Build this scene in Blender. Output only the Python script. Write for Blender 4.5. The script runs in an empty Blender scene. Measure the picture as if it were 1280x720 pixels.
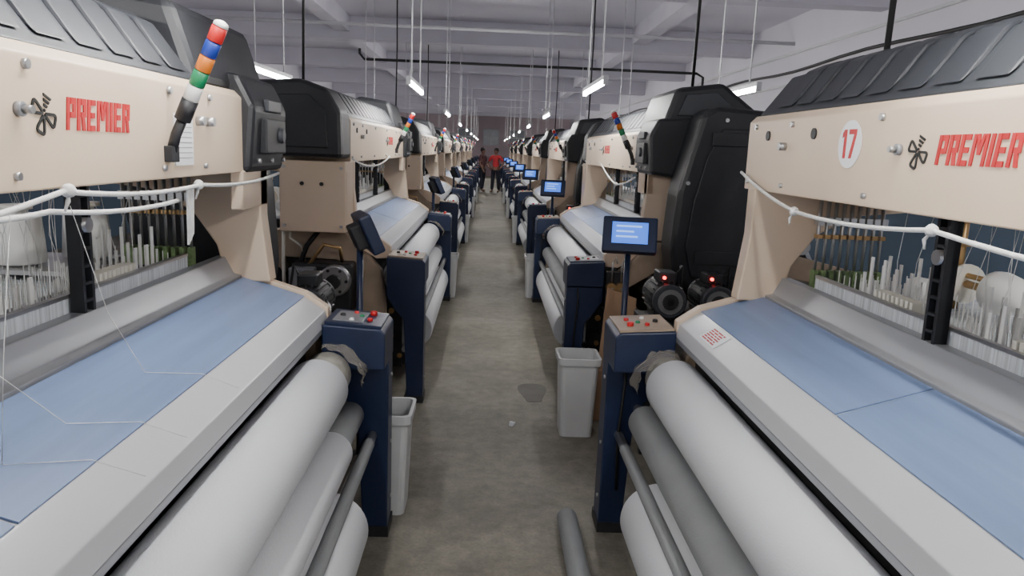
import bpy, bmesh, math, random
from mathutils import Vector, Matrix
random.seed(4)
COL = bpy.context.scene.collection

# ---------------------------------------------------------------- materials
def mat(name, col, rough=.5, metal=0.0, var=.1, scale=6.0, bump=0.0, bscale=60.0, emis=0.0, alpha=1.0, stretch=(1,1,1), spec=.5, bstretch=None):
    m = bpy.data.materials.new(name); m.use_nodes = True
    nt = m.node_tree; N = nt.nodes; Lk = nt.links
    b = N['Principled BSDF']
    b.inputs['Roughness'].default_value = rough
    b.inputs['Metallic'].default_value = metal
    b.inputs['Specular IOR Level'].default_value = spec
    b.inputs['Alpha'].default_value = alpha
    tc = N.new('ShaderNodeTexCoord'); mp = N.new('ShaderNodeMapping')
    mp.inputs['Scale'].default_value = stretch
    Lk.new(tc.outputs['Object'], mp.inputs['Vector'])
    nz = N.new('ShaderNodeTexNoise'); nz.inputs['Scale'].default_value = scale; nz.inputs['Detail'].default_value = 3
    Lk.new(mp.outputs[0], nz.inputs['Vector'])
    cr = N.new('ShaderNodeValToRGB')
    cr.color_ramp.elements[0].position = .25; cr.color_ramp.elements[1].position = .75
    cr.color_ramp.elements[0].color = tuple(max(0, c*(1-var)) for c in col)+(1,)
    cr.color_ramp.elements[1].color = tuple(min(1, c*(1+var)) for c in col)+(1,)
    Lk.new(nz.outputs['Fac'], cr.inputs['Fac'])
    Lk.new(cr.outputs['Color'], b.inputs['Base Color'])
    if emis > 0:
        b.inputs['Emission Color'].default_value = tuple(col)+(1,)
        b.inputs['Emission Strength'].default_value = emis
    if bump > 0:
        n2 = N.new('ShaderNodeTexNoise'); n2.inputs['Scale'].default_value = bscale; n2.inputs['Detail'].default_value = 3
        if bstretch:
            m2 = N.new('ShaderNodeMapping'); m2.inputs['Scale'].default_value = bstretch
            Lk.new(tc.outputs['Object'], m2.inputs['Vector']); Lk.new(m2.outputs[0], n2.inputs['Vector'])
        else: Lk.new(mp.outputs[0], n2.inputs['Vector'])
        bp = N.new('ShaderNodeBump'); bp.inputs['Strength'].default_value = bump; bp.inputs['Distance'].default_value = .004
        Lk.new(n2.outputs['Fac'], bp.inputs['Height']); Lk.new(bp.outputs[0], b.inputs['Normal'])
    return m

M = {}
M['beige'] = mat('beige_paint', (.63,.495,.365), .42, var=.04, scale=3)
M['beige_d'] = mat('beige_casting', (.34,.26,.185), .55, var=.25, scale=6)
M['black'] = mat('black_plastic', (.013,.014,.017), .5, var=.3, scale=5, bump=.15, bscale=120)
M['charcoal'] = mat('charcoal_plastic', (.030,.033,.039), .48, var=.2, scale=4)
M['navy'] = mat('navy_paint', (.010,.019,.055), .38, var=.2, scale=5)
M['white'] = mat('white_painted_steel', (.60,.61,.63), .30, var=.03, scale=2, metal=.3)
M['ledge'] = mat('grey_painted_steel', (.29,.30,.32), .34, var=.06, scale=3, metal=.35)
M['cloth'] = mat('woven_white_cloth', (.56,.575,.60), .75, var=.03, scale=3, bump=.2, bscale=300, stretch=(1,.3,1))
M['rubber'] = mat('grey_rubber_roll', (.24,.25,.255), .6, var=.1, scale=6, bump=.4, bscale=200)
M['sleeve'] = mat('dusty_sleeve', (.27,.26,.23), .75, var=.3, scale=25, bump=.7, bscale=60)
M['wrap'] = mat('translucent_plastic_film', (.40,.37,.32), .3, var=.3, scale=14, bump=.6, bscale=20, alpha=.38)
M['steel'] = mat('steel', (.45,.45,.45), .35, metal=.9, var=.15)
M['dark'] = mat('oily_dark_metal', (.03,.03,.032), .5, metal=.4, var=.4, scale=10)
M['brass'] = mat('brass', (.42,.27,.12), .4, metal=.7, var=.2)
M['creme'] = mat('creme_plastic', (.70,.68,.60), .5, var=.05)
M['offwhite'] = mat('offwhite_plastic', (.76,.76,.74), .45, var=.05)
M['warp'] = mat('warp_yarn', (.52,.55,.58), .7, var=.35, scale=150, stretch=(.02,1,.02), bump=.2, bscale=200)
M['binw'] = mat('bin_plastic', (.58,.59,.59), .45, var=.06, scale=5)
M['red'] = mat('red_plastic', (.55,.015,.015), .35, var=.05)
M['redpaint'] = mat('red_lettering', (.46,.016,.020), .5, var=.05)
M['green'] = mat('green_plastic', (.01,.20,.08), .35, var=.05)
M['greenb'] = mat('green_yellow_metal', (.13,.20,.08), .5, var=.6, scale=30)
M['blueL'] = mat('blue_lens', (.015,.04,.30), .3, var=.05)
M['orange'] = mat('amber_lens', (.62,.17,.015), .3, var=.05)
M['screen'] = mat('lit_screen', (.05,.17,.75), .3, var=.02, emis=1.5)
M['screenw'] = mat('lit_screen_text', (.30,.50,.95), .3, var=.02, emis=1.4)
M['redled'] = mat('red_led', (1,.03,.02), .3, emis=10)
M['paper'] = mat('paper', (.78,.80,.82), .7, var=.03)
M['ink'] = mat('black_ink', (.01,.01,.01), .6)
M['rope'] = mat('white_cotton_rope', (.74,.74,.72), .9, var=.1, scale=60, bump=.6, bscale=90)
M['tube'] = mat('lit_tube', (1,.985,.96), .3, var=.0, emis=150)
M['pipe'] = mat('white_pvc_pipe', (.6,.6,.62), .4, var=.05)
M['cable'] = mat('black_cable', (.012,.012,.012), .5)
M['skin'] = mat('brown_skin', (.20,.10,.065), .5, var=.08)
M['hair'] = mat('black_hair', (.008,.007,.006), .6)
M['shirt_red'] = mat('red_shirt', (.50,.03,.04), .8, var=.1)
M['shirt_dark'] = mat('maroon_grey_shirt', (.10,.04,.045), .8, var=.1)
M['trouser'] = mat('dark_trousers', (.02,.022,.035), .85, var=.2)
M['card'] = mat('cardboard', (.35,.22,.13), .8, var=.15)
M['ceiling'] = mat('ceiling_paint', (.61,.59,.66), .85, var=.05, scale=.8)
M['ceilbeam'] = mat('ceiling_beam_paint', (.54,.52,.59), .85, var=.06, scale=1.2)
M['blue'] = mat('blue_cloth_sheet', (.165,.235,.40), .33, var=.16, scale=3, stretch=(6,.35,6), bump=.15, bscale=400)
M['stain'] = mat('damp_stain', (.10,.092,.076), .6, var=.3)

def wall_mat(name, top, low, zsplit):
    m = mat(name, top, .8, var=.06, scale=.7, bump=.1, bscale=20)
    nt = m.node_tree; N = nt.nodes; L = nt.links; b = N['Principled BSDF']
    src = b.inputs['Base Color'].links[0].from_socket
    g = N.new('ShaderNodeNewGeometry'); s = N.new('ShaderNodeSeparateXYZ'); L.new(g.outputs['Position'], s.inputs[0])
    mt = N.new('ShaderNodeMath'); mt.operation = 'GREATER_THAN'; mt.inputs[1].default_value = zsplit; L.new(s.outputs['Z'], mt.inputs[0])
    mx = N.new('ShaderNodeMix'); mx.data_type = 'RGBA'
    mx.inputs['A'].default_value = tuple(low)+(1,)
    L.new(mt.outputs[0], mx.inputs['Factor']); L.new(src, mx.inputs['B'])
    L.new(mx.outputs['Result'], b.inputs['Base Color'])
    return m
M['wall'] = wall_mat('wall_paint_two_tone', (.62,.60,.66), (.10,.15,.215), 1.55)
M['wallback'] = wall_mat('end_wall_paint', (.60,.50,.53), (.42,.30,.32), 1.2)

def floor_mat():
    m = bpy.data.materials.new('worn_concrete'); m.use_nodes = True
    nt = m.node_tree; N = nt.nodes; L = nt.links; b = N['Principled BSDF']
    tc = N.new('ShaderNodeTexCoord')
    def nz(sc,det=8,ro=.6):
        n=N.new('ShaderNodeTexNoise'); n.inputs['Scale'].default_value=sc; n.inputs['Detail'].default_value=det; n.inputs['Roughness'].default_value=ro
        L.new(tc.outputs['Object'], n.inputs['Vector']); return n
    def ramp(src,p0,p1,c0,c1):
        c=N.new('ShaderNodeValToRGB'); c.color_ramp.elements[0].position=p0; c.color_ramp.elements[1].position=p1
        c.color_ramp.elements[0].color=c0+(1,); c.color_ramp.elements[1].color=c1+(1,); L.new(src,c.inputs['Fac']); return c
    def mul(a,bb):
        x=N.new('ShaderNodeMix'); x.data_type='RGBA'; x.blend_type='MULTIPLY'; x.inputs['Factor'].default_value=1
        L.new(a,x.inputs['A']); L.new(bb,x.inputs['B']); return x.outputs['Result']
    n1=nz(1.3,8,.65); n2=nz(14); n3=nz(3.2,10,.7); n4=nz(70,3)
    c1=ramp(n1.outputs['Fac'],.33,.70,(.155,.142,.112),(.275,.253,.208))
    c2=ramp(n2.outputs['Fac'],.3,.7,(.75,.75,.75),(1.1,1.1,1.1))
    c3=ramp(n3.outputs['Fac'],.34,.54,(.68,.67,.65),(1,1,1))
    c4=ramp(n4.outputs['Fac'],.3,.7,(.85,.85,.85),(1.1,1.1,1.1))
    L.new(mul(mul(mul(c1.outputs[0],c2.outputs[0]),c3.outputs[0]),c4.outputs[0]), b.inputs['Base Color'])
    r = N.new('ShaderNodeMapRange'); r.inputs['To Min'].default_value=.4; r.inputs['To Max'].default_value=.8
    L.new(n3.outputs['Fac'], r.inputs['Value']); L.new(r.outputs[0], b.inputs['Roughness'])
    bp = N.new('ShaderNodeBump'); bp.inputs['Strength'].default_value=.2; bp.inputs['Distance'].default_value=.01
    L.new(n2.outputs['Fac'], bp.inputs['Height']); L.new(bp.outputs[0], b.inputs['Normal'])
    return m
M['floor'] = floor_mat()

# ---------------------------------------------------------------- mesh builder
class MB:
    def __init__(s): s.bm = bmesh.new(); s.mats = []
    def mi(s, key):
        m = M[key]
        if m not in s.mats: s.mats.append(m)
        return s.mats.index(m)
    def _merge(s, t, key, smooth=False):
        i = s.mi(key)
        for f in t.faces:
            f.material_index = i
            if smooth: f.smooth = len(f.verts) == 4
        me = bpy.data.meshes.new('t'); t.to_mesh(me); t.free()
        s.bm.from_mesh(me); bpy.data.meshes.remove(me)
    def loft(s, pts, vec, key, bev=0):
        t = bmesh.new()
        a = [t.verts.new(p) for p in pts]; b = [t.verts.new(Vector(p)+Vector(vec)) for p in pts]
        n = len(pts)
        t.faces.new(a); t.faces.new(b[::-1])
        for i in range(n): t.faces.new((a[i], b[i], b[(i+1)%n], a[(i+1)%n]))
        bmesh.ops.recalc_face_normals(t, faces=t.faces[:])
        if bev: bmesh.ops.bevel(t, geom=t.edges[:], offset=bev, segments=2, profile=.5, affect='EDGES', clamp_overlap=True)
        s._merge(t, key); return s
    def prism(s, poly, a0, a1, key, axis='y', bev=0):
        if axis == 'y': pts=[(u,a0,v) for u,v in poly]; vec=(0,a1-a0,0)
        elif axis == 'x': pts=[(a0,u,v) for u,v in poly]; vec=(a1-a0,0,0)
        else: pts=[(u,v,a0) for u,v in poly]; vec=(0,0,a1-a0)
        return s.loft(pts, vec, key, bev)
    def box(s, x0,x1,y0,y1,z0,z1, key, bev=0):
        return s.prism([(x0,z0),(x1,z0),(x1,z1),(x0,z1)], y0, y1, key, 'y', bev)
    def lathe(s, prof, p0, d, key, seg=20):
        d = Vector(d).normalized(); p0 = Vector(p0)
        u = d.orthogonal().normalized(); w = d.cross(u)
        t = bmesh.new(); rings=[]
        for r,h in prof:
            rings.append([t.verts.new(p0+d*h+(u*math.cos(2*math.pi*k/seg)+w*math.sin(2*math.pi*k/seg))*max(r,.0004)) for k in range(seg)])
        for a,b in zip(rings, rings[1:]):
            for k in range(seg):
                f=t.faces.new((a[k],a[(k+1)%seg],b[(k+1)%seg],b[k]))
        t.faces.new(rings[0][::-1]); t.faces.new(rings[-1])
        bmesh.ops.recalc_face_normals(t, faces=t.faces[:])
        s._merge(t, key, seg != 4); return s
    def cyl(s, p0, p1, r, key, seg=20, r2=None, ch=0):
        p0=Vector(p0); p1=Vector(p1); L=(p1-p0).length
        r2 = r if r2 is None else r2
        prof = [(r,0),(r2,L)] if not ch else [(r-ch,0),(r,ch),(r2,L-ch),(r2-ch,L)]
        return s.lathe(prof, p0, p1-p0, key, seg)
    def tube(s, pts, r, key, seg=8):
        pts=[Vector(p) for p in pts]; t=bmesh.new(); rings=[]; n=len(pts)
        up=Vector((0,0,1))
        for i,p in enumerate(pts):
            d=(pts[min(i+1,n-1)]-pts[max(i-1,0)]).normalized()
            ref = up if abs(d.z)<.9 else Vector((1,0,0))
            u=d.cross(ref).normalized(); w=d.cross(u)
            rr = r[i] if isinstance(r,(list,tuple)) else r
            rings.append([t.verts.new(p+(u*math.cos(2*math.pi*k/seg)+w*math.sin(2*math.pi*k/seg))*rr) for k in range(seg)])
        for a,b in zip(rings,rings[1:]):
            for k in range(seg): t.faces.new((a[k],a[(k+1)%seg],b[(k+1)%seg],b[k]))
        t.faces.new(rings[0][::-1]); t.faces.new(rings[-1])
        bmesh.ops.recalc_face_normals(t, faces=t.faces[:])
        s._merge(t,key,True); return s
    def obj(s, name, parent=None, off=(0,0,0), loc=(0,0,0), **props):
        me = bpy.data.meshes.new(name)
        bmesh.ops.translate(s.bm, verts=s.bm.verts[:], vec=-Vector(off))
        s.bm.to_mesh(me); s.bm.free()
        for m in s.mats: me.materials.append(m)
        o = bpy.data.objects.new(name, me); COL.objects.link(o)
        o.location = loc
        if parent: o.parent = parent
        for k,v in props.items(): o[k]=v
        return o

def empty(name, loc, rz=0, **props):
    o = bpy.data.objects.new(name, None); COL.objects.link(o)
    o.empty_display_size=.2; o.location=loc; o.rotation_euler=(0,0,rz)
    for k,v in props.items(): o[k]=v
    return o

def copy_tree(o, parent=None):
    n = o.copy(); COL.objects.link(n)
    if parent: n.parent = parent
    for c in o.children: copy_tree(c, n)
    return n

# ---------------------------------------------------------------- room
def struct(mb, name): return mb.obj(name, kind='structure')
Y0,Y1=-5.0,48.0; XL,XR=-6.2,4.9; CH=4.0
struct(MB().box(XL-.2,XR+.2,Y0,Y1+.2,-.15,0,'floor'),'floor')
struct(MB().box(XL-.2,XR+.2,Y0,Y1+.2,CH,CH+.15,'ceiling'),'ceiling')
struct(MB().box(XR,XR+.2,Y0,Y1,0,CH,'wall'),'wall_right')
struct(MB().box(XL-.2,XL,Y0,Y1,0,CH,'wall'),'wall_left')
struct(MB().box(XL-.2,XR+.2,Y1,Y1+.2,0,CH,'wallback'),'wall_back')
tn=1
for k in range(9):
    y = 4.6+5.1*k
    struct(MB().box(XL,XR,y,y+.3,CH-.42,CH,'ceilbeam',.01),'trim_%d'%tn); tn+=1
for x in (-2.9,2.7):
    struct(MB().box(x-.14,x+.14,Y0,Y1,CH-.28,CH,'ceilbeam'),'trim_%d'%tn); tn+=1
for i,x in enumerate((-1.6,0.0,1.6)):
    w=MB()
    w.box(x-.5,x+.5,Y1-.06,Y1,1.9,2.9,'ledge')
    for a in (-.5,-.02,.46): w.box(x+a,x+a+.04,Y1-.09,Y1-.05,1.9,2.9,'pipe')
    for a in (1.9,2.38,2.86): w.box(x-.5,x+.5,Y1-.09,Y1-.05,a,a+.04,'pipe')
    struct(w,'window_%d'%(i+1))

MB().tube([(XL,12.8,3.56),(XR,12.8,3.56)],.03,'pipe',10).obj('ceiling_pipe',label='white plastic pipe running across under the ceiling beams',category='pipe')
MB().tube([(-3.0,17.3,4.0),(-3.0,17.3,3.62),(-2.9,17.3,3.5),(4.5,17.3,3.5),(4.65,17.3,3.42),(4.65,17.3,2.9)],.03,'cable',8).obj('ceiling_conduit',label='black conduit strung across below the ceiling and down the wall',category='cable')
pts=[]
for i in range(60):
    y=-1+i*.8; pts.append((XR-.05,y,3.12+.03*math.cos(y*1.23)))
MB().tube(pts,.024,'cable',8).obj('wall_conduit',label='black cable sagging along the white wall',category='cable')
MB().tube([(XR-.03,-1,2.9),(XR-.03,47,2.9)],.022,'pipe',8).obj('wall_pipe',label='thin white pipe fixed along the wall',category='pipe',group='wall pipes')
MB().tube([(XR-.03,-1,3.4),(XR-.03,47,3.4)],.022,'pipe',8).obj('wall_pipe',label='thin white pipe fixed along the wall',category='pipe',group='wall pipes')

# ---------------------------------------------------------------- loom
LEN=3.45; PITCH=5.1; O=(1.3,1.725,0)
loom = empty('weaving_loom',(1.3,-.3+1.725,0),0,
   label='beige and black weaving loom numbered 17 with white cloth roll',category='weaving loom',group='rows of weaving looms')
def P(mb,name,**k): return mb.obj(name,loom,off=O,**k)

for y in (.05,3.26):
    mb=MB(); y1=y+.09
    mb.prism([(.73,0),(.73,.6),(.76,.84),(.86,.95),(.90,.5),(.92,0)],y,y1,'beige_d',bev=.008)
    mb.prism([(.77,.84),(1.0,1.09),(1.75,1.09),(2.35,.95),(2.36,.82),(1.7,.92),(1.05,.90),(.86,.78)],y+.003,y1-.003,'beige_d',bev=.008)
    mb.prism([(2.2,0),(2.15,.9),(2.36,.9),(2.42,0)],y+.001,y1-.001,'beige_d',bev=.008)
    mb.prism([(1.35,0),(1.4,.95),(1.58,.95),(1.62,0)],y+.001,y1-.001,'beige_d',bev=.008)
    mb.box(.80,2.35,y+.004,y1-.004,.12,.28,'beige_d',.006)
    for (x,z,r) in ((1.2,.80,.10),(1.5,.75,.12),(2.25,.62,.08)): mb.cyl((x,y-.03,z),(x,y1+.03,z),r,'dark',16,ch=.008)
    P(mb,'side_frame')
mb=MB(); mb.box(.80,.84,.14,3.26,.12,.95,'dark'); mb.box(1.2,1.4,.14,3.26,.4,.55,'beige_d'); mb.box(1.9,2.0,.14,3.26,.4,.5,'beige_d')
mb.box(.84,1.75,.14,3.26,.86,.9,'dark')
P(mb,'cross_frame')
# side machinery outside the L end
mb=MB()
mb.box(.92,1.30,3.34,3.52,.58,.90,'dark',.02); mb.cyl((1.02,3.52,.80),(1.02,3.58,.80),.10,'steel',28,ch=.012)
mb.cyl((1.02,3.58,.80),(1.02,3.63,.80),.045,'dark',16)
for k in range(6):
    a=k*math.pi/3; mb.cyl((1.02+.075*math.cos(a),3.58,.80+.075*math.sin(a)),(1.02+.075*math.cos(a),3.59,.80+.075*math.sin(a)),.01,'dark',8)
mb.box(1.14,1.30,3.50,3.60,.66,.88,'ledge',.012)
mb.tube([(1.3,3.40,.3),(1.3,3.42,.8),(1.22,3.44,1.0),(1.15,3.42,1.095)],.016,'cable',8)
mb.tube([(1.35,3.45,.28),(1.36,3.48,.9),(1.36,3.46,1.10)],.012,'creme',8)
mb.tube([(1.0,3.42,.9),(1.0,3.5,1.0),(1.1,3.5,1.02),(1.2,3.5,.88)],.012,'brass',8)
mb.tube([(1.24,3.42,.9),(1.25,3.46,1.0),(1.32,3.46,1.05),(1.33,3.42,1.1)],.008,'creme',8)
mb.cyl((1.4,3.34,.55),(1.4,3.46,.55),.13,'dark',24,ch=.01)
mb.box(.98,1.4,3.34,3.45,.42,.46,'steel'); P(mb,'gearbox')
# top beam
mb=MB(); mb.prism([(.96,1.535),(.96,1.795),(.985,1.82),(1.55,1.82),(1.55,1.56),(1.52,1.535)],.1,3.34,'beige',bev=.004)
for y in (.7,1.0,1.65,2.3,2.9,3.25):
    mb.cyl((.965,y,1.775),(.95,y,1.775),.010,'steel',10)
    mb.cyl((.965,y+.05,1.565),(.95,y+.05,1.565),.008,'steel',10)
for y in (2.72,3.12): mb.cyl((.962,y,1.74),(.954,y,1.74),.018,'dark',12)
for y in (.72,.80,2.95):
    mb.cyl((.965,y,1.70),(.935,y,1.70),.014,'steel',12)
P(mb,'top_beam')
# ribbed cover
mb=MB(); prof=[(.995,1.822),(1.11,1.975),(1.17,1.995),(1.55,2.0),(1.62,1.822)]
mb.prism(prof,.66,3.34,'charcoal',bev=.006)
y=.74
while y<3.2:
    mb.prism([(1.004,1.845),(1.10,1.982),(1.17,2.012),(1.5,2.016),(1.5,1.98),(1.15,1.96)],y,y+.125,'charcoal',bev=.008); y+=.165
P(mb,'beam_cover')
# R-end cap
mb=MB(); mb.prism([(.935,1.535),(.915,1.77),(.97,1.88),(1.3,1.9),(1.6,1.85),(1.6,1.6),(1.3,1.50)],-.06,.38,'black',bev=.02)
mb.prism([(.99,1.82),(1.07,2.07),(1.36,2.11),(1.62,1.92),(1.62,1.8)],-.05,.70,'black',bev=.03)
mb.prism([(1.08,1.90),(1.13,2.03),(1.32,2.05),(1.48,1.92)],-.065,-.04,'charcoal',bev=.004)
mb.box(.90,.93,.02,.28,1.60,1.73,'black',.006)
mb.cyl((.93,.10,1.67),(.885,.10,1.67),.03,'charcoal',16,ch=.006)
mb.box(.905,.925,.06,.24,1.755,1.80,'charcoal',.004)
for y in (.0,.16,.32): mb.cyl((.925,y,1.575),(.912,y,1.575),.009,'steel',8)
P(mb,'gear_cover')
mb=MB(); tp=[(1.10,1.66),(1.16,1.90),(1.24,1.95),(1.58,1.93),(1.66,1.74),(1.60,1.3),(1.50,.86),(1.44,.82),(1.08,.82),(1.03,1.1),(1.05,1.45)]
mb.prism(tp,-.36,-.06,'black',bev=.03)
mb.prism([(1.20,1.66),(1.28,1.82),(1.52,1.82),(1.56,1.68),(1.5,1.3),(1.43,.95),(1.16,.94),(1.11,1.12),(1.14,1.4)],-.375,-.35,'black',bev=.006)
mb.box(1.22,1.5,-.385,-.37,1.72,1.80,'black',.004); mb.box(1.17,1.44,-.385,-.37,1.02,1.10,'black',.004)
for (x,z) in ((1.3,1.87),(1.55,1.85),(1.10,1.5),(1.56,1.45),(1.1,1.0),(1.45,.89)): mb.cyl((x,-.372,z),(x,-.358,z),.012,'steel',8)
P(mb,'drive_cover')
# end brackets
arch=[(.955,1.54),(.955,1.36),(.925,1.10),(1.10,1.10),(1.13,1.24),(1.22,1.37),(1.38,1.45),(1.68,1.48),(1.68,1.54)]
mb=MB(); mb.prism(arch,.10,.19,'beige',bev=.006); mb.box(.955,1.0,.10,.4,1.40,1.54,'beige',.004); P(mb,'end_bracket')
mb=MB(); mb.prism(arch,3.20,3.28,'beige',bev=.006); P(mb,'end_bracket')
mb=MB(); mb.box(.955,1.36,3.28,3.55,1.10,1.54,'beige',.008)
for z in (1.14,1.5):
    for x in (.98,1.33): mb.cyl((x,3.545,z),(x,3.565,z),.01,'steel',8)
mb.box(.952,.962,3.31,3.52,1.16,1.48,'beige',.003)
mb.cyl((1.10,3.545,1.40),(1.10,3.56,1.40),.012,'dark',12); mb.cyl((1.22,3.545,1.40),(1.22,3.56,1.40),.012,'dark',12)
endbox=P(mb,'end_housing')
mb=MB(); mb.prism([(.955,1.56),(.965,1.83),(1.05,1.97),(1.2,2.02),(1.5,2.0),(1.6,1.85),(1.58,1.56)],3.345,3.64,'black',bev=.025)
mb.prism([(1.04,1.62),(1.05,1.83),(1.15,1.93),(1.42,1.92),(1.5,1.8),(1.49,1.62)],3.635,3.652,'black',bev=.005)
endcap=P(mb,'end_cover')
# guard
mb=MB(); mb.prism([(.715,.987),(.797,1.040),(1.035,1.112),(1.035,1.07),(.80,.95),(.745,.925),(.703,.935)],.16,3.24,'white',bev=.003)
P(mb,'front_guard')
mb=MB(); mb.prism([(.705,.912),(.703,.934),(.78,.945),(.80,.92)],.16,3.24,'ledge',bev=.002); P(mb,'guard_ledge')
for y in (.11,3.24):
    mb=MB(); mb.prism([(.704,.915),(.706,.995),(.795,1.056),(1.04,1.130),(1.04,1.05),(.80,.91)],y,y+.05,'beige',bev=.004); P(mb,'guard_end_plate')
for (y0,y1) in ((.17,2.03),(2.04,3.23)):
    mb=MB(); n=Vector((-.072,0,.238)).normalized()*.004
    a=Vector((.797,y0,1.0405)); b=Vector((1.033,y0,1.1125))
    mb.loft([a,b,b+n,a+n],(0,y1-y0,0),'blue'); P(mb,'cloth_sheet')
mb=MB(); mb.prism([(1.037,1.06),(1.037,1.125),(1.065,1.13),(1.10,1.195),(1.14,1.195),(1.14,1.04)],.16,3.22,'ledge',bev=.003); P(mb,'reed_rail')
mb=MB(); mb.prism([(1.142,1.15),(1.142,1.235),(1.152,1.235),(1.152,1.15)],.45,3.0,'warp'); mb.box(1.14,1.156,.45,3.0,1.232,1.242,'steel'); P(mb,'reed')
# rolls
def roll(x,z,r,y0,y1,key,name,shaft=.02,s0=.12,s1=3.44):
    mb=MB(); mb.cyl((x,y0,z),(x,y1,z),r,key,40,ch=.006)
    mb.cyl((x,s0,z),(x,s1,z),shaft,'steel',12); return P(mb,name)
roll(.672,.768,.112,.50,3.08,'cloth','take_up_roll',s1=3.25,s0=.2)
roll(.600,.575,.070,.24,3.22,'rubber','press_roll')
roll(.525,.455,.024,.24,3.22,'rubber','guide_roll')
roll(.590,.335,.140,.72,2.86,'cloth','cloth_roll')
for y0,y1 in ((.30,.52),(3.08,3.20)):
    mb=MB(); mb.lathe([(.075,0),(.090,.02),(.090,y1-y0)],(.672,y0,.768),(0,1,0),'sleeve',24); P(mb,'roll_sleeve')
random.seed(7)
for y0,y1 in ((.29,.38),(3.08,3.21)):
    mb=MB(); t=bmesh.new(); g=[]
    for i in range(12):
        row=[]
        for j in range(6):
            a=math.radians(75+i*11); rr=.108+random.uniform(0,.020)
            row.append(t.verts.new((.665+math.cos(a)*rr*(1.15 if i>6 else 1),y0+(y1-y0)*j/5+random.uniform(-.01,.01),.768+math.sin(a)*rr)))
        g.append(row)
    for i in range(11):
        for j in range(5): t.faces.new((g[i][j],g[i+1][j],g[i+1][j+1],g[i][j+1]))
    mb._merge(t,'wrap',True); P(mb,'plastic_film')
for y in (.32,3.08):
    mb=MB(); mb.box(.645,.74,y+.02,y+.03,.12,.62,'dark')
    for (x,z,r) in ((.72,.52,.07),(.66,.2,.06),(.72,.34,.06)):
        mb.cyl((x,y,z),(x,y+.025,z),r,'dark',20)
        for k in range(16):
            a=k*math.pi/8; cx=x+math.cos(a)*(r+.004); cz=z+math.sin(a)*(r+.004)
            mb.box(cx-.007,cx+.007,y,y+.025,cz-.007,cz+.007,'dark')
        mb.cyl((x,y-.01,z),(x,y+.035,z),r*.3,'brass',10)
    P(mb,'gear_train')
def column(y0,y1,b0,b1,top):
    mb=MB(); mb.prism([(.460,.04),(.460,.80),(.700,.80),(.700,.70),(.65,.62),(.59,.55),(.565,.04)],y0,y1,'navy',bev=.006)
    mb.prism([(.458,.78),(.458,.925),(.475,.943),(.702,.957),(.702,.78)],b0,b1,'navy',bev=.006)
    mb.box(.455,.58,y0-.01,y1+.01,0,.045,'dark')
    for z in (.15,.4,.7): mb.cyl((.461,y0+.05,z),(.454,y0+.05,z),.009,'steel',8)
    mb.tube([(.53,y0-.004,.78),(.535,y0-.02,.7),(.52,y0-.012,.45),(.53,y0-.004,.2)],.007,'cable',6)
    o=P(mb,'control_column')
    ym=(b0+b1)/2
    mb=MB(); mb.prism([(.474,.944),(.474,.953),(.695,.967),(.695,.958)],b0+.015,b1-.015,top)
    if top=='navy': mb.prism([(.55,.955),(.55,.961),(.67,.968),(.67,.964)],b0+.05,b1-.05,'ledge')
    mb.obj('button_plate',o,off=O)
    for (x,dy,key,r,h) in ((.53,-.06,'red',.014,.020),(.53,.04,'red',.011,.014),(.57,-.01,'green',.010,.012),(.60,.06,'offwhite',.010,.012),(.60,-.06,'red',.010,.014),(.645,.0,'ink',.011,.014)):
        mb=MB(); z=.951+(x-.487)*.066; mb.cyl((x,ym+dy,z),(x,ym+dy,z+h),r,key,12,ch=.003); mb.obj('push_button',o,off=O)
column(.02,.15,.02,.29,'navy'); column(3.38,3.52,3.22,3.52,'beige_d')
# heddles, healds, posts, combs
for y in (.34,3.08):
    mb=MB()
    for i in range(9):
        x=1.17+i*.03
        mb.cyl((x,y,1.24),(x,y,1.54),.006,'steel',8)
        mb.cyl((x,y+.012,1.36),(x,y+.012,1.52),.004,'steel',6)
        mb.box(x-.008,x+.008,y-.02,y+.02,1.18,1.25,'greenb',.002)
        mb.box(x-.010,x+.010,y-.015,y+.015,1.37,1.385,'brass')
        mb.box(x-.011,x+.011,y-.02,y+.02,1.42,1.45,'steel')
    mb.box(1.15,1.45,y-.02,y+.02,1.165,1.18,'dark')
    P(mb,'heald_hooks')
for i in range(6):
    x=1.19+i*.04
    mb=MB(); mb.box(x-.004,x+.004,.45,2.95,1.135,1.165,'steel')
    for y in (.62,.66,.74,1.30,1.42,1.46,2.05,2.10,2.17,2.62,2.70,2.74):
        mb.box(x-.003,x+.003,y-.007,y+.007,1.14,1.27+.028*((i*7+int(y*50))%4),'offwhite',.001)
    for k in range(60):
        y=.5+k*.041
        mb.box(x-.0012,x+.0012,y-.0012,y+.0012,1.15,1.25+.012*((i+k)%3),'offwhite')
    P(mb,'heald_frame')
for yc in (.92,1.62,1.86,2.50):
    mb=MB(); mb.box(1.16,1.20,yc-.11,yc+.11,1.185,1.215,'creme')
    for i in range(9): mb.box(1.158,1.202,yc-.11+i*.0255,yc-.095+i*.0255,1.20,1.262,'creme',.002)
    mb.box(1.155,1.175,yc-.10,yc+.10,1.14,1.19,'steel')
    P(mb,'shed_comb')
for y in (1.2,2.2):
    mb=MB(); mb.box(1.10,1.135,y-.028,y-.016,1.19,1.55,'black'); mb.box(1.10,1.135,y+.016,y+.028,1.19,1.55,'black')
    mb.box(1.118,1.134,y-.028,y+.028,1.19,1.55,'black')
    for i in range(7): mb.box(1.10,1.13,y-.02,y+.02,1.22+i*.045,1.228+i*.045,'black')
    mb.cyl((1.09,y,1.42),(1.13,y,1.42),.02,'steel',10)
    P(mb,'support_post')
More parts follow.
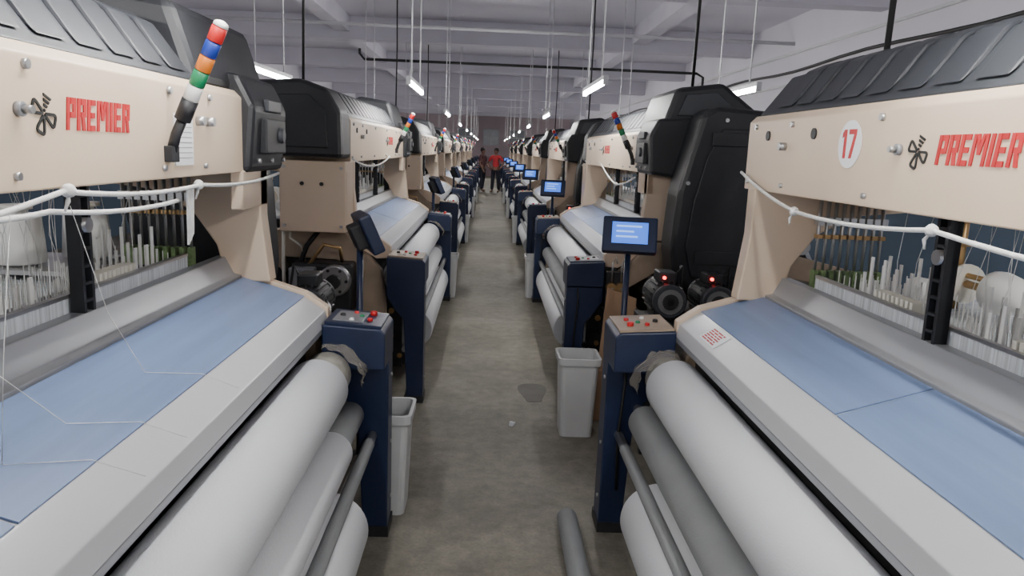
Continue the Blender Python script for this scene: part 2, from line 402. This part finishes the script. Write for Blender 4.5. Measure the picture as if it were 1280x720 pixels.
mb=MB(); mb.prism([(1.15,1.13),(1.8,1.16),(2.02,1.17),(2.12,1.10),(2.33,.72),(2.31,.70),(2.10,1.08),(2.0,1.15),(1.15,1.12)],.3,3.1,'warp'); P(mb,'warp_sheet')
mb=MB(); mb.cyl((2.04,.14,1.09),(2.04,3.26,1.09),.055,'steel',20); P(mb,'back_roller')
mb=MB(); mb.cyl((2.1,.3,.62),(2.1,3.12,.62),.25,'warp',32)
for y in (.2,3.14): mb.cyl((2.1,y,.62),(2.1,y+.04,.62),.36,'steel',36)
mb.cyl((2.1,.1,.62),(2.1,3.3,.62),.05,'steel',14); P(mb,'warp_beam')
mb=MB(); mb.box(1.48,1.85,.2,.62,1.175,1.19,'steel'); P(mb,'cone_shelf')
for (x,y) in ((1.57,.30),(1.70,.50)):
    mb=MB(); mb.lathe([(.05,0),(.085,.012),(.074,.17),(.05,.18),(.03,.18),(.028,.21)],(x,y,1.19),(0,0,1),'offwhite',24)
    mb.cyl((x,y,1.385),(x,y,1.40),.05,'creme',16); P(mb,'yarn_cone')
mb=MB(); mb.cyl((1.62,2.92,1.15),(1.62,2.92,1.54),.016,'brass',10)
for z in (1.22,1.38): mb.cyl((1.62,2.92,z),(1.62,2.92,z+.018),.045,'brass',16)
mb.box(1.58,1.66,2.86,2.98,1.48,1.54,'brass',.004)
mb.cyl((1.62,2.92,1.25),(1.62,2.60,1.25),.014,'brass',8); mb.cyl((1.62,3.05,1.28),(1.62,2.7,1.28),.010,'brass',8)
mb.cyl((1.62,2.86,1.25),(1.62,2.875,1.25),.07,'creme',20); P(mb,'feeder_post')
mb=MB(); mb.lathe([(.03,0),(.07,.01),(.072,.04),(.05,.15),(.03,.16)],(1.62,2.72,1.25),(.1,-1,0),'offwhite',20); P(mb,'yarn_feeder_drum')
mb=MB(); mb.lathe([(.02,0),(.05,.03),(.04,.09),(.02,.11)],(1.50,2.98,1.20),(.1,-1,.2),'offwhite',20); P(mb,'yarn_feeder_drum')
# motors
mb=MB()
mb.box(.82,1.36,-.84,-.42,.70,.74,'dark',.004)
for x in (.84,1.32):
    for y in (-.82,-.46): mb.box(x-.02,x+.02,y-.02,y+.02,0,.70,'dark')
mb.box(.82,1.36,-.84,-.80,.3,.36,'dark'); mb.box(.9,1.3,-.76,-.48,.0,.45,'beige_d',.01)
P(mb,'motor_stand')
for x in (.95,1.22):
    mb=MB(); z=.86
    mb.cyl((x,-.72,z),(x,-.46,z),.092,'black',24,ch=.01)
    for k in range(20):
        a=k*math.pi/10; c=Vector((math.cos(a),0,math.sin(a)))
        p=Vector((x,-.69,z))+c*.09; u=Vector((-math.sin(a),0,math.cos(a)))*.004
        mb.loft([p-u,p+u,p+u+c*.016,p-u+c*.016],(0,.2,0),'dark')
    mb.cyl((x,-.76,z),(x,-.72,z),.095,'charcoal',24,ch=.008); mb.cyl((x,-.46,z),(x,-.41,z),.09,'steel',24,ch=.02)
    mb.cyl((x,-.41,z),(x,-.38,z),.05,'ledge',20,ch=.005)
    mb.cyl((x,-.765,z),(x,-.758,z),.07,'steel',20)
    for r in (.02,.045): mb.cyl((x,-.77,z),(x,-.764,z),r,'dark',16)
    mb.box(x-.05,x+.05,-.66,-.52,z+.09,z+.15,'black',.008)
    mb.box(x-.07,x+.07,-.68,-.5,.742,.79,'dark')
    mb.tube([(x+.05,-.6,z+.12),(x+.09,-.62,z+.18),(x+.1,-.58,z+.05),(x+.1,-.55,.74)],.008,'cable',6)
    o=P(mb,'motor')
    mb=MB(); mb.cyl((x-.02,-.66,z+.12),(x-.02,-.672,z+.12),.009,'redled',10); mb.obj('indicator_light',o,off=O)
mb=MB()
for x in (.74,.80):
    mb.cyl((x,-.08,.80),(x,-.02,.80),.035,'brass',16); mb.cyl((x,-.10,.80),(x,.05,.80),.008,'steel',8)
    mb.tube([(x,-.05,.84),(x,-.05,.96),(x+.02,-.05,1.0),(x+.03,-.05,.96)],.006,'steel',6)
mb.box(.71,.83,-.02,.05,.72,.9,'dark'); P(mb,'pulley_block')
# display (origin at its pole)
DX=.715
PO=Vector((DX,-.66,0))
mb=MB()
mb.cyl((DX,-.66,0),(DX,-.66,1.14),.017,'navy',12); mb.cyl((DX,-.66,0),(DX,-.66,.015),.09,'dark',16)
def tilt(p):
    c=Vector((DX,-.68,1.24)); v=(Vector(p)-c)*1.06; v=Matrix.Rotation(math.radians(-24),3,'X')@v
    v=Matrix.Rotation(math.radians(-10),3,'Z')@v
    return v+c-Vector((0,0,.035))
def tbox(mb,x0,x1,y0,y1,z0,z1,key,bev=0):
    x0+=DX-.68; x1+=DX-.68
    pts=[tilt((x0,y0,z0)),tilt((x1,y0,z0)),tilt((x1,y0,z1)),tilt((x0,y0,z1))]
    mb.loft(pts,tilt((x0,y1,z0))-tilt((x0,y0,z0)),key,bev)
tbox(mb,.54,.82,-.73,-.67,1.145,1.335,'navy',.01)
tbox(mb,.61,.75,-.68,-.62,1.18,1.30,'black',.008)
disp=mb.obj('display_console',loom,off=PO,loc=PO-Vector(O))
mb=MB(); tbox(mb,.588,.772,-.734,-.729,1.188,1.302,'screen')
for r in range(3): tbox(mb,.61,.61+(.13,.09,.11)[r],-.736,-.733,1.275-r*.028,1.284-r*.028,'screenw')
mb.obj('screen',disp,off=PO)
# signal tower
tw=MB(); axis=Vector((-.42,.10,.86)).normalized()
tw.tube([(0.0,0,-.09),(-.02,0,-.02),Vector((-.03,.0,.0))+axis*.05],.019,'black',10)
tw.box(-.02,.03,-.03,.03,-.12,-.06,'black',.004)
tw.cyl(Vector((-.03,0,0))+axis*.04,Vector((-.03,0,0))+axis*.12,.030,'black',16)
tower=tw.obj('signal_tower',loom,loc=(.95-1.3,.62-1.725,1.67)); tower.scale=(.74,.74,.74)
h=.12
for key in ('offwhite','green','orange','blueL','red'):
    mb=MB(); b=Vector((-.03,0,0))
    mb.cyl(b+axis*h,b+axis*(h+.056),.028,key,18,ch=.003)
    mb.obj('signal_lens',tower); h+=.058
mb=MB(); b=Vector((-.03,0,0)); mb.lathe([(.028,0),(.024,.014),(.01,.02)],b+axis*h,axis,'offwhite',18); mb.obj('tower_cap',tower)

# lettering and emblem
def quad(mb,pts,y,z,s,key,x=.9592,t=-.0022,shear=.16):
    q=[(x,y-(u+shear*v)*s,z+v*s) for u,v in pts]; mb.loft(q,(t,0,0),key)
def R(a,b,c,d): return [(a,c),(b,c),(b,d),(a,d)]
LT={'P':[R(0,.2,0,1),R(.24,.62,.8,1),R(.42,.62,.38,.8),R(.24,.42,.38,.56)],
 'R':[R(0,.2,0,1),R(.24,.62,.8,1),R(.42,.62,.42,.8),R(.24,.42,.42,.58),[(.40,0),(.62,0),(.50,.42),(.30,.42)]],
 'E':[R(0,.2,0,1),R(.24,.58,.82,1),R(.24,.54,.41,.59),R(.24,.58,0,.18)],
 'M':[R(0,.18,0,1),R(.70,.88,0,1),[(.18,1),(.36,1),(.52,.35),(.36,.35)],[(.52,1),(.70,1),(.52,.35),(.36,.35)]],
 'I':[R(0,.2,0,1)]}
mb=MB(); u=0; s=.068
for ch in 'PREMIER':
    for q in LT[ch]: quad(mb,[(a+u,b) for a,b in q],0,0,s,'redpaint',x=0,t=-.0022)
    u+={'M':1.02,'I':.34}.get(ch,.74)
bmesh.ops.scale(mb.bm,vec=(1,.285/(u*s),1),verts=mb.bm.verts[:])
letter=mb.obj('lettering',loom,loc=(.9592-1.3,2.04-1.725,1.655))
mb=MB()
ES=.082
def strip(pts,w,closed=True):
    n=len(pts); rng=range(n if closed else n-1)
    for i in rng:
        a=Vector(pts[i]); b=Vector(pts[(i+1)%n]); d=(b-a)
        if d.length<1e-5: continue
        d.normalize(); nn=Vector((-d.y,d.x))*w/2; a2=a-d*w*.3; b2=b+d*w*.3
        quad(mb,[tuple(a2-nn),tuple(b2-nn),tuple(b2+nn),tuple(a2+nn)],0,0,ES,'ink',x=0,shear=0)
def rounded(tri,r=.3):
    out=[]; n=len(tri)
    for i in range(n):
        p=Vector(tri[i]); a=Vector(tri[i-1]); b=Vector(tri[(i+1)%n])
        q0=p.lerp(a,r); q1=p.lerp(b,r)
        for k in range(5):
            t=k/4; out.append(tuple(q0*(1-t)**2+p*2*t*(1-t)+q1*t*t))
    return out
c0=Vector((.5,.45))
blade=[Vector((0,0)),Vector((-.52,.02)),Vector((-.38,.36))]
def rotv(v,a): a=math.radians(a); return Vector((v.x*math.cos(a)-v.y*math.sin(a),v.x*math.sin(a)+v.y*math.cos(a)))
for a in (0,90,180):
    strip(rounded([tuple(c0+rotv(v,a)) for v in blade]),.075)
for i in range(4):
    f0=.10+.24*i; p=rotv(blade[1],-90)*f0; q=rotv(blade[2],-90)*f0
    a=c0+p; b=c0+q; p2=rotv(blade[1],-90)*(f0+.13); q2=rotv(blade[2],-90)*(f0+.13)
    quad(mb,[tuple(a),tuple(b),tuple(c0+q2),tuple(c0+p2)],0,0,ES,'ink',x=0,shear=0)
emb=mb.obj('emblem',loom,loc=(.9592-1.3,2.158-1.725,1.648))
mb=MB(); mb.cyl((0,0,0),(-.012,0,0),.014,'ledge',16); mb.cyl((-.012,0,0),(-.03,0,0),.008,'steel',12)
knob=mb.obj('pin',loom,loc=(.96-1.3,2.20-1.725,1.69))
mb=MB(); mb.cyl((.600,.62,.575),(.600,3.10,.575),.078,'cloth',40,ch=.006); mb.cyl((.600,.24,.575),(.600,.62,.575),.055,'rubber',24); mb.cyl((.600,.12,.575),(.600,3.44,.575),.02,'steel',12)
tmp=P(mb,'tmp'); white_roll=tmp.data; bpy.data.objects.remove(tmp)

looms=[('R',0,loom)]
for side in ('R','L'):
    for k in range(8):
        if side=='R' and k==0: continue
        n=copy_tree(loom); looms.append((side,k,n))
        ys=-.3+PITCH*k
        if side=='R': n.location=(1.3,ys+1.725,0)
        else: n.location=(-1.3,ys+LEN-1.725,0); n.rotation_euler=(0,0,math.pi)
        n['label']='beige and black weaving loom with blue cloth sheet and white rolls'
        if side=='L':
            for c in n.children:
                nm=c.name.split('.')[0]
                if nm=='lettering': c.location.y-=.52
                if nm in('emblem','pin'): c.location.y-=.52
                if nm=='signal_tower': c.location.y+=.40
                if nm=='display_console': c.rotation_euler=(0,0,math.radians(-62))
                if nm=='press_roll': c.data=white_roll
l0=[n for s_,k,n in looms if s_=='L' and k==0][0]
l0['label']='beige and black weaving loom with red lettering, tied with rope'
bpy.data.objects.remove(endbox); bpy.data.objects.remove(endcap)
mb=MB(); mb.cyl((.9595,2.47,1.705),(.9565,2.47,1.705),.068,'paper',36); bd=P(mb,'number_badge')
mb=MB()
def bq(pts,key='redpaint'):
    mb.loft([(.9565,2.47-a,1.705+b) for a,b in pts],(-.0015,0,0),key)
bq([(-.032,-.04),(-.018,-.04),(-.018,.042),(-.032,.042)]); bq([(-.043,.018),(-.032,.025),(-.032,.042),(-.043,.032)])
bq([(-.004,.028),(.040,.028),(.040,.042),(-.004,.042)]); bq([(.004,-.04),(.019,-.04),(.040,.028),(.026,.028)])
mb.obj('numeral',bd,off=O)
def slope_pt(t,y,h=.0012):
    a=Vector((.719,y,.9895)); b=Vector((.795,y,1.039)); n=Vector((-.058,0,.088)).normalized()
    return a+(b-a)*t+n*h
mb=MB()
mb.loft([slope_pt(.12,3.0),slope_pt(.92,3.0),slope_pt(.92,2.82),slope_pt(.12,2.82)],(-.0004,0,.0006),'paper'); wl=P(mb,'warning_label')
mb=MB()
for i in range(6):
    t=.2+i*.11; yy=2.985
    for w_ in ((.05,.03,.04),(.03,.06,.02),(.04,.03,.05),(.06,.02,.03),(.03,.04,.04),(.05,.05,.02))[i]:
        mb.loft([slope_pt(t,yy,.002),slope_pt(t+.06,yy,.002),slope_pt(t+.06,yy-w_,.002),slope_pt(t,yy-w_,.002)],(-.0002,0,.0003),'redpaint'); yy-=w_+.007
mb.obj('label_print',wl,off=O)
mb=MB(); mb.box(.9555,.9592,.845,.975,1.57,1.715,'paper')
for i in range(8): mb.box(.9548,.9556,.855,.965,1.590+i*.0145,1.5925+i*.0145,'ledge')
mb.obj('data_sheet',l0,off=O)
# fine threads near the heald frames of the two nearest looms
for lm,n_ in ((l0,60),(loom,40)):
    random.seed(n_)
    mb=MB()
    for i in range(n_):
        y=random.uniform(.6,2.7); x=1.2+random.uniform(0,.3)
        a=Vector((x,y,1.525)); c=Vector((x-.03+random.uniform(-.05,.05),y+random.uniform(-.12,.12),1.20))
        m_=(a+c)/2+Vector((random.uniform(-.02,.02),random.uniform(-.03,.03),0))
        mb.tube([a,m_,c],.0009,'rope',5)
    for i in range(6):
        x=1.2+i*.06; mb.tube([(x,.5,1.525),(x,2.8,1.525)],.003,'steel',6)
    o=mb.obj('loose_threads',lm,off=O); o['kind']='stuff'
mb=MB()
for (y0,y1) in ((1.55,1.35),(1.75,1.9),(2.05,1.7)):
    mb.tube([(.945,y0,1.50),(.93,(y0+y1)/2,1.25),(.90,y1,1.08),(.80,y1-.1,1.049),(.72,y1-.14,1.0)],.0009,'rope',5)
o=mb.obj('hanging_threads',l0,off=O); o['kind']='stuff'

# ---------------------------------------------------------------- bins
def bin_mesh():
    mb=MB(); t=bmesh.new()
    def ringv(w,d,z,r=.03):
        out=[]
        for cx,cy,a0 in ((w-r,d-r,0),(-w+r,d-r,90),(-w+r,-d+r,180),(w-r,-d+r,270)):
            for j in range(4):
                a=math.radians(a0+j*30); out.append(t.verts.new((cx+r*math.cos(a),cy+r*math.sin(a),z)))
        return out
    rs=[ringv(.095,.105,0),ringv(.112,.122,.44),ringv(.124,.134,.44),ringv(.126,.136,.48),ringv(.112,.122,.48),ringv(.09,.10,.01)]
    for a,b in zip(rs,rs[1:]):
        n=len(a)
        for k in range(n): t.faces.new((a[k],a[(k+1)%n],b[(k+1)%n],b[k]))
    t.faces.new(rs[0][::-1]); t.faces.new(rs[-1])
    bmesh.ops.recalc_face_normals(t,faces=t.faces[:])
    mb._merge(t,'binw'); return mb
b0=bin_mesh().obj('waste_bin',loc=(.49,4.3,0),label='white rectangular plastic waste bin on the concrete floor',category='bin',group='waste bins beside the looms')
ys=[(.49,8.52+PITCH*k) for k in range(4)]+[(-.505,3.29+PITCH*k) for k in range(5)]
for x,y in ys:
    n=b0.copy(); COL.objects.link(n); n.location=(x,y,0)

MB().cyl((.325,3.12,.045),(.325,1.2,.045),.045,'rubber',24,ch=.004).obj('cloth_tube',label='grey fabric-wrapped tube lying on the floor beside a loom',category='tube')
mb=MB(); mb.loft([(.64,4.50,.30),(.84,4.46,.30),(.86,4.52,.78),(.68,4.54,.84)],(0,.015,0),'card'); mb.box(.62,.86,4.48,4.62,0,.32,'card',.004)
mb.obj('cardboard_box',label='brown cardboard box with raised flap beside the loom',category='box')
t=MB(); random.seed(2)
for q in range(5):
    c=Vector((.11+random.uniform(-.008,.008),4.35+random.uniform(-.012,.012),0))
    t.loft([c+Vector((.014*math.cos(i*1.3)*random.uniform(.5,1.2),.014*math.sin(i*1.3)*random.uniform(.5,1.2),0)) for i in range(5)],(random.uniform(-.01,.01),0,.008+.004*q),'paper')
t.obj('paper_scrap',label='crumpled white paper scrap on the concrete floor',category='litter')
mb=MB(); mb.loft([(.28+.09*math.cos(a)*(1+.25*math.sin(3*a)),5.0+.25*math.sin(a)*(1+.2*math.cos(2*a)),.0) for a in [i*math.pi/12 for i in range(24)]],(0,0,.002),'stain')
mb.obj('floor_stain',label='dark damp stain on the concrete floor',category='stain')

# ---------------------------------------------------------------- ropes
def sag(pts,n=8,s=.02):
    out=[]
    for a,b in zip(pts,pts[1:]):
        a=Vector(a); b=Vector(b); L=(b-a).length
        for i in range(n):
            t=i/n; p=a.lerp(b,t); p.z-=s*L*4*t*(1-t); out.append(p)
    out.append(Vector(pts[-1])); return out
def rope(pts,lab,knots,r=.006,strips=()):
    mb=MB(); path=sag(pts); mb.tube(path,r,'rope',8)
    for k in knots:
        k=Vector(k); mb.lathe([(.005,0),(.014,.008),(.015,.018),(.005,.028)],k-Vector((0,.014,0)),(0,1,.2),'rope',10)
        mb.tube([k,k+Vector((-.008,.01,-.02)),k+Vector((-.01,.0,-.04))],[.005,.005,.003],'rope',6)
    for sp in strips:
        sp=Vector(sp); mb.loft([sp,sp+Vector((0,.045,0)),sp+Vector((-.01,.06,-.14)),sp+Vector((-.01,.02,-.17))],(-.006,0,0),'rope')
    mb.obj('rope',label=lab,category='rope',group='ropes tied along the loom beams')
rope([(.93,3.0,1.60),(.928,2.44,1.49),(.925,1.66,1.51),(.925,.6,1.50)],'white cotton rope with knots tied below the beige loom beam',[(.928,2.44,1.487),(.925,1.66,1.507)])
rope([(-.935,3.14,1.52),(-.935,2.3,1.512),(-.935,1.56,1.532),(-.935,.6,1.46)],'white cotton rope with hanging cloth strip below the beige beam',[(-.935,2.28,1.51),(-.935,1.58,1.53)],strips=[(-.935,2.2,1.51)])
rope([(-.965,2.2,1.47),(-.965,1.56,1.49),(-.965,1.2,1.50)],'second white cotton rope strand tied along the loom beam',[])
rope([(.93,5.2,1.50),(.92,5.9,1.42),(.93,6.8,1.56)],'white rope hanging loosely across the loom beam',[(.92,5.9,1.42)])
rope([(-.93,4.8,1.56),(-.92,5.6,1.50),(-.93,6.6,1.56)],'white rope hanging loosely across the loom beam',[(-.92,5.6,1.5)])

# ---------------------------------------------------------------- lights
lamp=empty('tube_light',(0.75,6.5,2.2),0,label='lit white fluorescent tube hanging on thin rods from the ceiling',category='ceiling lamp',group='hanging fluorescent tube lights')
mb=MB(); mb.box(-.02,.02,-.62,.62,.018,.05,'pipe',.004); mb.box(-.018,.018,-.62,-.60,-.02,.03,'pipe'); mb.box(-.018,.018,.60,.62,-.02,.03,'pipe'); mb.obj('lamp_housing',lamp)
MB().cyl((0,-.6,0),(0,.6,0),.016,'tube',8).obj('fluorescent_tube',lamp)
for y in (-.4,.4): MB().cyl((0,y,.05),(0,y,1.84),.006,'pipe',6).obj('suspension_rod',lamp)
first=True
for k in range(-2,8):
    for x in (-1.85,-.76,.76,1.9):
        y=6.3+PITCH*k+(0.75 if x==-.76 else 0)
        if first: o=lamp; first=False
        else: o=copy_tree(lamp)
        o.location=(x,y,2.17)
cd=MB().tube([(0,0,0),(.01,0,.9),(0,0,2.02)],.010,'cable',6).obj('power_cable',loc=(1.2,2.5,1.99),label='black power cable dropping from the ceiling to a loom',category='cable',group='power cable drops')
for (x,y,z) in ((1.2,4.9,2.09),(-1.35,5.3,1.99),(1.2,10.0,2.09),(-1.35,10.4,1.99),(1.2,15.1,2.09),(-1.35,15.5,1.99)):
    n=cd.copy(); COL.objects.link(n); n.location=(x,y,z-.005)

# ---------------------------------------------------------------- people
def skin(name, V, E, key, parent, root=None, loc=(0,0,0), sub=2):
    names=list(V); me=bpy.data.meshes.new(name)
    me.from_pydata([V[n][0] for n in names],[(names.index(a),names.index(b)) for a,b in E],[])
    o=bpy.data.objects.new(name,me); COL.objects.link(o)
    sk=o.modifiers.new('s','SKIN'); sk.use_smooth_shade=True
    for i,n in enumerate(names):
        r=V[n][1]; r=(r,r) if not isinstance(r,tuple) else r
        me.skin_vertices[0].data[i].radius=r; me.skin_vertices[0].data[i].use_root=(n==root)
    o.modifiers.new('u','SUBSURF').levels=sub
    dg=bpy.context.evaluated_depsgraph_get(); dg.update()
    m2=bpy.data.meshes.new_from_object(o.evaluated_get(dg)); m2.materials.clear(); m2.materials.append(M[key])
    bpy.data.objects.remove(o); bpy.data.meshes.remove(me)
    o=bpy.data.objects.new(name,m2); COL.objects.link(o); o.location=loc
    if parent: o.parent=parent
    return o
def person(loc,rz,shirt,lab,pose):
    V={'pel':((0,0,.93),(.13,.095)),'waist':((0,0,1.08),(.125,.085)),'chest':((0,0,1.26),(.15,.10)),'top':((0,0,1.38),(.12,.075)),
       'neck':((0,.005,1.45),.05),'jaw':((0,-.01,1.51),(.058,.07)),'head':((0,0,1.58),(.075,.092)),'crown':((0,.005,1.65),(.06,.075))}
    E=[('pel','waist'),('waist','chest'),('chest','top'),('top','neck'),('neck','jaw'),('jaw','head'),('head','crown')]
    V['nose']=((0,-.105,1.56),.012); E.append(('head','nose'))
    SV={k:(V[k][0],tuple(c+.014 for c in V[k][1])) for k in('pel','waist','chest','top')}; SE=[('pel','waist'),('waist','chest'),('chest','top')]
    TV={'pel':((0,0,.97),(.143,.105))}; TE=[]
    for sd,s in (('l',-1),('r',1)):
        V[sd+'ear']=((s*.085,.005,1.57),.014); E.append(('head',sd+'ear'))
        el,wr=pose[sd]
        V[sd+'sh']=((s*.18,0,1.38),.052); V[sd+'el']=((s*abs(el[0]),el[1],el[2]),.038); V[sd+'wr']=((s*abs(wr[0]),wr[1],wr[2]),.026)
        e=Vector(V[sd+'el'][0]); w=Vector(V[sd+'wr'][0]); d=(w-e).normalized(); pm=w+d*.06
        V[sd+'pm']=(tuple(pm),(.034,.016)); E+=[('top',sd+'sh'),(sd+'sh',sd+'el'),(sd+'el',sd+'wr'),(sd+'wr',sd+'pm')]
        side=Vector((0,1,0))
        for f,(off,ln) in enumerate(((-.028,.055),(-.010,.068),(.010,.064),(.028,.05))):
            a=pm+side*off+d*.035; b=a+d*ln*.55; c=b+(d*.8+Vector((-s*.5,0,0)))*ln*.45
            V['%sf%da'%(sd,f)]=(tuple(a),.009); V['%sf%db'%(sd,f)]=(tuple(b),.0085); V['%sf%dc'%(sd,f)]=(tuple(c),.007)
            E+=[(sd+'pm','%sf%da'%(sd,f)),('%sf%da'%(sd,f),'%sf%db'%(sd,f)),('%sf%db'%(sd,f),'%sf%dc'%(sd,f))]
        a=w+d*.03-side*.035; b=a+d*.035-side*.015
        V[sd+'ta']=(tuple(a),.011); V[sd+'tb']=(tuple(b),.009); E+=[(sd+'wr',sd+'ta'),(sd+'ta',sd+'tb')]
        st=pose['step']*s
        V[sd+'hip']=((s*.09,0,.86),.085); V[sd+'kn']=((s*.10,-.01+st*.5,.48),.055); V[sd+'an']=((s*.11,st+.02,.09),.036); V[sd+'toe']=((s*.12,st-.13,.035),(.04,.03))
        E+=[('pel',sd+'hip'),(sd+'hip',sd+'kn'),(sd+'kn',sd+'an'),(sd+'an',sd+'toe')]
        mid=Vector(V[sd+'sh'][0]).lerp(e,.75)
        SV[sd+'sh']=(V[sd+'sh'][0],(.066,.066)); SV[sd+'sl']=(tuple(mid),(.056,.056)); SE+=[('top',sd+'sh'),(sd+'sh',sd+'sl')]
        TV[sd+'hip']=(V[sd+'hip'][0],.10); TV[sd+'kn']=(V[sd+'kn'][0],.074); TV[sd+'an']=((s*.11,st+.02,.11),.062)
        TE+=[('pel',sd+'hip'),(sd+'hip',sd+'kn'),(sd+'kn',sd+'an')]
    body=skin('person',V,E,'skin',None,'pel',loc)
    body.rotation_euler=(0,0,rz); body['label']=lab; body['category']='person'
    skin('shirt',SV,SE,shirt,body,'pel'); skin('trousers',TV,TE,'trouser',body,'pel')
    mb=MB(); mb.lathe([(.004,.115),(.05,.108),(.082,.075),(.094,.03),(.09,-.01),(.07,-.045),(.05,-.06)][::-1],(0,.018,1.60),(0,-.12,1),'hair',18)
    mb.obj('hair',body)
    for s in (-1,1):
        MB().lathe([(.003,0),(.008,.004),(.003,.008)],(s*.028,-.088,1.582),(0,-1,0),'ink',8).obj('eye',body)
    return body
person((-.32,29.7,0),math.radians(60),'shirt_dark','person in dark maroon shirt and trousers standing in the aisle',
   {'l':((.24,.0,1.10),(.22,-.12,.90)),'r':((.24,.0,1.10),(.22,-.16,.95)),'step':.06})
person((.19,29.4,0),math.radians(-20),'shirt_red','person in red shirt and dark trousers, hands at waist',
   {'l':((.33,.05,1.14),(.20,-.08,.98)),'r':((.31,.03,1.12),(.22,-.10,.95)),'step':.08})

# ---------------------------------------------------------------- world, camera
w=bpy.data.worlds.new('w'); bpy.context.scene.world=w; w.use_nodes=True
w.node_tree.nodes['Background'].inputs[0].default_value=(.93,.95,1,1); w.node_tree.nodes['Background'].inputs[1].default_value=1.1
cam=bpy.data.cameras.new('camera'); co=bpy.data.objects.new('camera',cam); COL.objects.link(co)
cam.sensor_width=36; cam.lens=940/1280*36; cam.clip_start=.02
th=math.radians(10.37); yaw=.0366; ph=.04
f=Vector((math.sin(yaw)*math.cos(th),math.cos(yaw)*math.cos(th),-math.sin(th)))
r0=f.cross(Vector((0,0,1))).normalized(); u0=r0.cross(f)
r=r0*math.cos(ph)+u0*math.sin(ph); u=u0*math.cos(ph)-r0*math.sin(ph)
m=Matrix((r,u,-f)).transposed().to_4x4(); m.translation=Vector((-.075,0,1.65))
co.matrix_world=m
bpy.context.scene.camera=co
